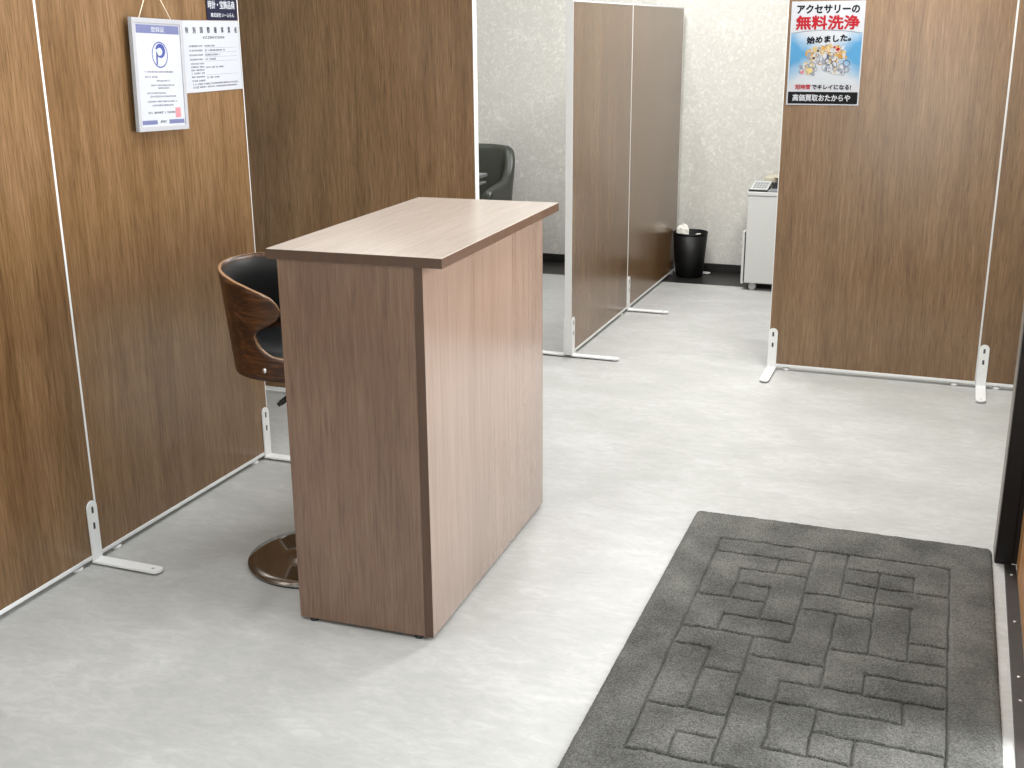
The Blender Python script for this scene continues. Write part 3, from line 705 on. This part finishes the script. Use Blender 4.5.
# ------------------------------------------------------------------ rug with carved lines
def make_rug():
    import numpy as np
    Wd, Ld, st_ = 0.884, 1.525, 0.0024
    nx, ny = int(Wd/st_)+1, int(Ld/st_)+1
    xs = np.linspace(0, Wd, nx); ys = np.linspace(-Ld, 0, ny)
    Xg, Yg = np.meshgrid(xs, ys)
    U = [0.1145+0.0937*i for i in range(8)]; R = [-0.190-0.0955*j for j in range(13)]
    H = [(0,0,7),(1,0,3),(2,1,3),(3,1,2),(4,0,2),(5,1,3),(6,0,3),(7,0,1),(7,2,4),(3,3,5),(4,3,5),(1,4,6),(2,4,7),(3,5,6),(5,6,7),(6,4,7),(7,5,7),(8,3,7),(9,3,6),(10,4,7),(11,3,5),(8,1,2),(9,2,3),(10,0,2),(11,1,2),(12,0,7)]
    Vt = [(0,0,12),(1,2,4),(2,1,2),(3,0,6),(2,3,5),(1,5,6),(2,6,12),(1,7,10),(4,4,8),(4,0,3),(5,1,6),(6,1,2),(7,0,12),(6,3,6),(5,7,8),(6,8,9),(4,9,11),(5,10,11),(3,8,11),(1,11,12)]
    rg = np.random.RandomState(3)
    def smooth_noise(n, m, k):
        g = rg.rand(k+2, k*2+2); yi = np.linspace(0, k, n); xi = np.linspace(0, k, m)
        y0 = yi.astype(int); x0 = xi.astype(int); fy = (yi-y0)[:, None]; fx = (xi-x0)[None, :]
        fy = fy*fy*(3-2*fy); fx = fx*fx*(3-2*fx)
        return (g[y0][:, x0]*(1-fy)*(1-fx)+g[y0+1][:, x0]*fy*(1-fx)+g[y0][:, x0+1]*(1-fy)*fx+g[y0+1][:, x0+1]*fy*fx)-0.5
    wob = smooth_noise(ny, nx, 26)*0.006 + smooth_noise(ny, nx, 60)*0.003
    dist = np.full(Xg.shape, 1.0)
    for j, a, b in H:
        dx = np.maximum(0, np.maximum(U[a]-Xg, Xg-U[b])); dy = Yg-R[j]+wob
        dist = np.minimum(dist, np.hypot(dx, dy))
    for i, a, b in Vt:
        dy = np.maximum(0, np.maximum(R[b]-Yg, Yg-R[a])); dx = Xg-U[i]+wob
        dist = np.minimum(dist, np.hypot(dx, dy)*1.25)
    edge = np.minimum(np.minimum(Xg, Wd-Xg), np.minimum(-Yg, Ld+Yg))
    z = 0.0160 - 0.0100*np.exp(-(dist/0.0034)**2)
    z += 0.0016*np.clip((dist-0.004)/0.016, 0, 1)
    z += smooth_noise(ny, nx, 40)*0.0020 + smooth_noise(ny, nx, 110)*0.0014 + (rg.rand(ny, nx)-0.5)*0.0013
    z *= np.clip(0.35+0.65*np.sqrt(np.clip(edge/0.014, 0, 1)), 0, 1)
    # soft rounded corners
    cr = 0.014
    Xn, Yn = Xg.copy(), Yg.copy()
    for cx, cy, sx, sy in ((cr, -cr, -1, 1), (Wd-cr, -cr, 1, 1), (cr, -Ld+cr, -1, -1), (Wd-cr, -Ld+cr, 1, -1)):
        m_ = ((Xg-cx)*sx > 0) & ((Yg-cy)*sy > 0)
        dx, dy = (Xg-cx), (Yg-cy); mxx = np.maximum(abs(dx), abs(dy)); hy = np.hypot(dx, dy)+1e-9
        Xn = np.where(m_, cx+dx*mxx/hy, Xn); Yn = np.where(m_, cy+dy*mxx/hy, Yn)
    ew = np.clip(1-edge/0.006, 0, 1)
    Xn = Xn + ew*(rg.rand(ny, nx)-0.5)*0.0035; Yn = Yn + ew*(rg.rand(ny, nx)-0.5)*0.0035
    co = np.stack([Xn, Yn, z], -1).reshape(-1, 3)
    idx = np.arange(nx*ny).reshape(ny, nx)
    top = np.stack([idx[:-1, :-1], idx[:-1, 1:], idx[1:, 1:], idx[1:, :-1]], -1).reshape(-1, 4)
    ring = np.concatenate([idx[0, :], idx[1:, -1], idx[-1, -2::-1], idx[-2:0:-1, 0]])
    bot = co[ring].copy(); bot[:, 2] = 0.0008
    n0 = len(co); co = np.vstack([co, bot]); k = len(ring)
    ids = n0+np.arange(k)
    side = np.stack([ids, np.roll(ids, -1), np.roll(ring, -1), ring], -1)
    faces = np.vstack([top, side]).tolist() + [list(ids[::-1])]
    me = bpy.data.meshes.new('rug'); me.from_pydata(co.tolist(), [], faces); me.update()
    me.polygons.foreach_set('use_smooth', [True]*len(me.polygons))
    me.materials.append(M_rug)
    o = bpy.data.objects.new('rug', me); COL.objects.link(o)
    o.location = (-0.6802, 3.4511, 0); o.rotation_euler = (0, 0, 0.0074)
    return tag(o, 'charcoal grey pile rug with carved block lines beside the entrance', 'rug')
make_rug()

# ------------------------------------------------------------------ waste bin and the paper in it
BX, BY = -1.5315, 7.174
wb = thing('waste_bin', 'round black waste bin on the dark floor strip by the back wall', 'bin', (BX, BY, 0))
b_ = bmesh.new()
lathe(b_, [(0.0, 0.004), (0.082, 0.002), (0.086, 0.006), (0.108, 0.276), (0.105, 0.276), (0.083, 0.010), (0.0, 0.010)], 48, caps=False)
obj('body', b_, M_bin, wb)
b_ = bmesh.new(); lathe(b_, [(0.1055, 0.272), (0.1085, 0.270), (0.1100, 0.276), (0.1080, 0.283), (0.1055, 0.281), (0.1055, 0.272)], 48, caps=False)
obj('rim', b_, M_bin, wb)
def crumple(cx, cy, cz, rx, ry, rz, seed, name, label):
    rg = random.Random(seed); b = bmesh.new(); bmesh.ops.create_icosphere(b, subdivisions=5, radius=1)
    dirs = [(Vector((rg.gauss(0, 1), rg.gauss(0, 1), rg.gauss(0, 1))).normalized(), rg.uniform(0.70, 1.05)) for _ in range(64)]
    for v in b.verts:
        d = v.co.normalized(); s = min(h/max(0.25, d.dot(n)) for n, h in dirs if d.dot(n) > 0.2)
        n1, n2 = sorted(d.dot(n) for n, h in dirs)[-2:]
        s = min(1.25, s) - 0.10*math.exp(-((n2-n1)/0.03)**2)          # creases where two facets meet
        v.co = Vector((d.x*rx*s, d.y*ry*s, d.z*rz*s))
    return tag(obj(name, b, M_tissue, None, (cx, cy, cz)), label, 'paper')
crumple(BX-0.044, BY-0.022, 0.282, 0.049, 0.050, 0.064, 4, 'crumpled_paper', 'white ball of crumpled paper heaped above the rim of the black bin')
crumple(BX+0.052, BY-0.012, 0.250, 0.042, 0.062, 0.036, 9, 'crumpled_paper', 'flatter crumpled white paper lying lower inside the black bin')

# ------------------------------------------------------------------ white office machine on castors
oc = thing('office_machine', 'white office machine on castors with a grey keypad, by the back wall', 'office machine', (-1.130, 6.850, 0))
b_ = bmesh.new(); box(b_, 0.0, 0.44, 0.0, 0.36, 0.048, 0.565); bevel(b_, 0.004)
obj('cabinet', b_, M_machine, oc)
obj('top_cover', bx(-0.004, 0.444, -0.004, 0.364, 0.5665, 0.590, 0.004), M_machine, oc)
b_ = bmesh.new(); box(b_, -0.022, -0.006, 0.006, 0.350, 0.040, 0.352); bevel(b_, 0.004)
dr = obj('front_door', b_, M_machine, oc)
obj('door_gap', bx(-0.0058, -0.0004, 0.004, 0.354, 0.060, 0.35), M_machine_dark, oc)
# sloped control panel with keys
def slab(verts_lo, dz):
    b = bmesh.new(); lo = [b.verts.new(v) for v in verts_lo]; hi = [b.verts.new((v[0], v[1], v[2]+dz)) for v in verts_lo]
    b.faces.new(lo); b.faces.new(hi)
    for i in range(4): b.faces.new((lo[i], lo[(i+1) % 4], hi[(i+1) % 4], hi[i]))
    return b
cpn = obj('control_panel', slab([(0.002, 0.004, 0.5905), (0.110, 0.004, 0.5905), (0.110, 0.190, 0.620), (0.002, 0.190, 0.620)], 0.010), M_machine_dark, oc)
obj('panel_face', slab([(0.004, 0.010, 0.6018), (0.108, 0.010, 0.6018), (0.108, 0.188, 0.6305), (0.004, 0.188, 0.6305)], 0.0012), M_machine_light, cpn)
sl = (0.6305-0.6018)/0.178
for i in range(5):
    for k in range(3):
        x = 0.020+i*0.016; y = 0.040+k*0.042; z = 0.6030+(y-0.010)*sl
        obj('key', slab([(x, y, z), (x+0.011, y, z), (x+0.011, y+0.026, z+0.026*sl), (x, y+0.026, z+0.026*sl)], 0.002), M_machine_grey, cpn)
b_ = bmesh.new(); box(b_, 0.112, 0.43, 0.004, 0.10, 0.5905, 0.600); bevel(b_, 0.002); obj('output_tray', b_, M_machine_grey, oc)
obj('output_slot', bx(0.122, 0.42, 0.102, 0.140, 0.5905, 0.632), M_machine_dark, oc)
b_ = bmesh.new(); box(b_, 0.060, 0.43, 0.195, 0.355, 0.5905, 0.655); bevel(b_, 0.006); obj('scanner_housing', b_, M_machine_beige, oc)
b_ = bmesh.new(); box(b_, 0.120, 0.43, 0.142, 0.350, 0.6555, 0.664); bevel(b_, 0.003); obj('scanner_lid', b_, M_machine_beige, oc)
b_ = bmesh.new(); box(b_, 0.140, 0.42, 0.200, 0.345, 0.6780, 0.716); bevel(b_, 0.005); fd = obj('feeder', b_, M_machine_grey, oc)
obj('feeder_gap', bx(0.145, 0.415, 0.205, 0.340, 0.6642, 0.6779), M_machine_dark, fd)
for lx, ly in ((0.045, 0.04), (0.39, 0.04), (0.045, 0.32), (0.39, 0.32)):
    b_ = bmesh.new(); lathe(b_, [(0.0, -0.012), (0.018, -0.012), (0.0225, -0.008), (0.0225, 0.008), (0.018, 0.012), (0.0, 0.012)], 24, caps=False)
    bmesh.ops.transform(b_, matrix=Matrix.Translation((lx, ly, 0.0225)) @ Matrix.Rotation(PI/2, 4, 'X'), verts=b_.verts[:])
    box(b_, lx-0.014, lx+0.014, ly-0.014, ly+0.014, 0.038, 0.048)
    obj('castor', b_, M_machine, oc)

# ------------------------------------------------------------------ armchair and desk in the booth behind
ac = thing('armchair', 'dark green grey leather tub armchair facing the desk by the back wall', 'armchair', (-2.895, 6.78, 0))
def sweep_shell():
    b = bmesh.new(); rings = []
    # U-shaped plan from the front of the left arm round the back to the front of the right arm
    path = []
    hw, dp = 0.225, 0.245
    n = 48
    for k in range(n+1):
        t = k/n
        if t < 0.24: path.append((-hw, -0.24+0.33*(t/0.24), t))
        elif t > 0.76: path.append((hw, -0.24+0.33*((1-t)/0.24), t))
        else:
            a = PI - PI*(t-0.24)/0.52; c, s = math.cos(a), math.sin(a)
            e = 0.72
            path.append((hw*math.copysign(abs(c)**e, c), 0.09+0.155*abs(s)**e, t))
    for i, (x, y, t) in enumerate(path):
        q = min(t, 1-t)
        if q < 0.20: zt = 0.575+0.035*(q/0.20)
        elif q < 0.36: u = (q-0.20)/0.16; zt = 0.61+(0.80-0.61)*(u*u*(3-2*u))
        else: zt = 0.80+0.008*math.sin(PI*(q-0.36)/0.28)
        if q < 0.03: zt -= 0.05*(1-q/0.03)**2
        p0, p1 = path[max(0, i-1)], path[min(n, i+1)]
        tg = Vector((p1[0]-p0[0], p1[1]-p0[1], 0)).normalized(); nr = Vector((tg.y, -tg.x, 0))   # points inward/outward
        if nr.dot(Vector((x, y-0.0, 0))) < 0: nr = -nr
        th = 0.036
        lean = 0.05*max(0, (zt-0.45))
        prof = [(-th, 0.30), (-th, 0.45), (-th*1.05, zt-0.045), (-th*0.75, zt-0.014), (0, zt), (th*0.75, zt-0.012), (th, zt-0.045), (th*0.9, 0.45), (th*0.7, 0.22), (-th*0.6, 0.22)]
        ring = []
        for d, z in prof:
            out = d + 0.10*max(0, z-0.45)*(1 if abs(d) >= 0 else 0)
            ring.append(b.verts.new((x+nr.x*out, y+nr.y*out, z)))
        rings.append(ring)
    m = len(rings[0])
    for a, c in zip(rings, rings[1:]):
        for k in range(m):
            f = b.faces.new((a[k], a[(k+1) % m], c[(k+1) % m], c[k])); f.smooth = True
    for r in (rings[0], rings[-1]): b.faces.new(r)
    return b
o_ = obj('shell', sweep_shell(), M_armchair, ac)
md = o_.modifiers.new('soft', 'SUBSURF'); md.levels = 1; md.render_levels = 2
b_ = bmesh.new(); box(b_, -0.186, 0.186, -0.25, 0.19, 0.25, 0.46); bevel(b_, 0.035, 4)
o_ = obj('seat_cushion', b_, M_armchair, ac)
for f in o_.data.polygons: f.use_smooth = True
for sx, sy in ((-0.19, -0.19), (0.19, -0.19), (-0.17, 0.17), (0.17, 0.17)):
    b_ = bmesh.new(); tube(b_, [(sx, sy, 0.235), (sx*1.08, sy*1.08, 0.0)], [0.018, 0.012], 14); obj('leg', b_, M_black, ac)

dk = thing('desk', 'grey desk in the booth, its corner showing past the dark screen', 'desk', (-3.612, 5.72, 0))
obj('desktop', bx(0, 1.055, 0, 0.60, 0.690, 0.708, 0.002), M_desk, dk)
obj('shelf', bx(0.03, 1.055, 0.02, 0.58, 0.652, 0.664, 0.002), M_desk, dk)
obj('spacer', bx(0.05, 1.03, 0.05, 0.55, 0.6645, 0.6895), M_machine_dark, dk)
for lx in (0.05, 0.93):
    for ly in (0.04, 0.52):
        obj('leg', bx(lx, lx+0.035, ly, ly+0.035, 0.0, 0.6515, 0.003), M_desk, dk)
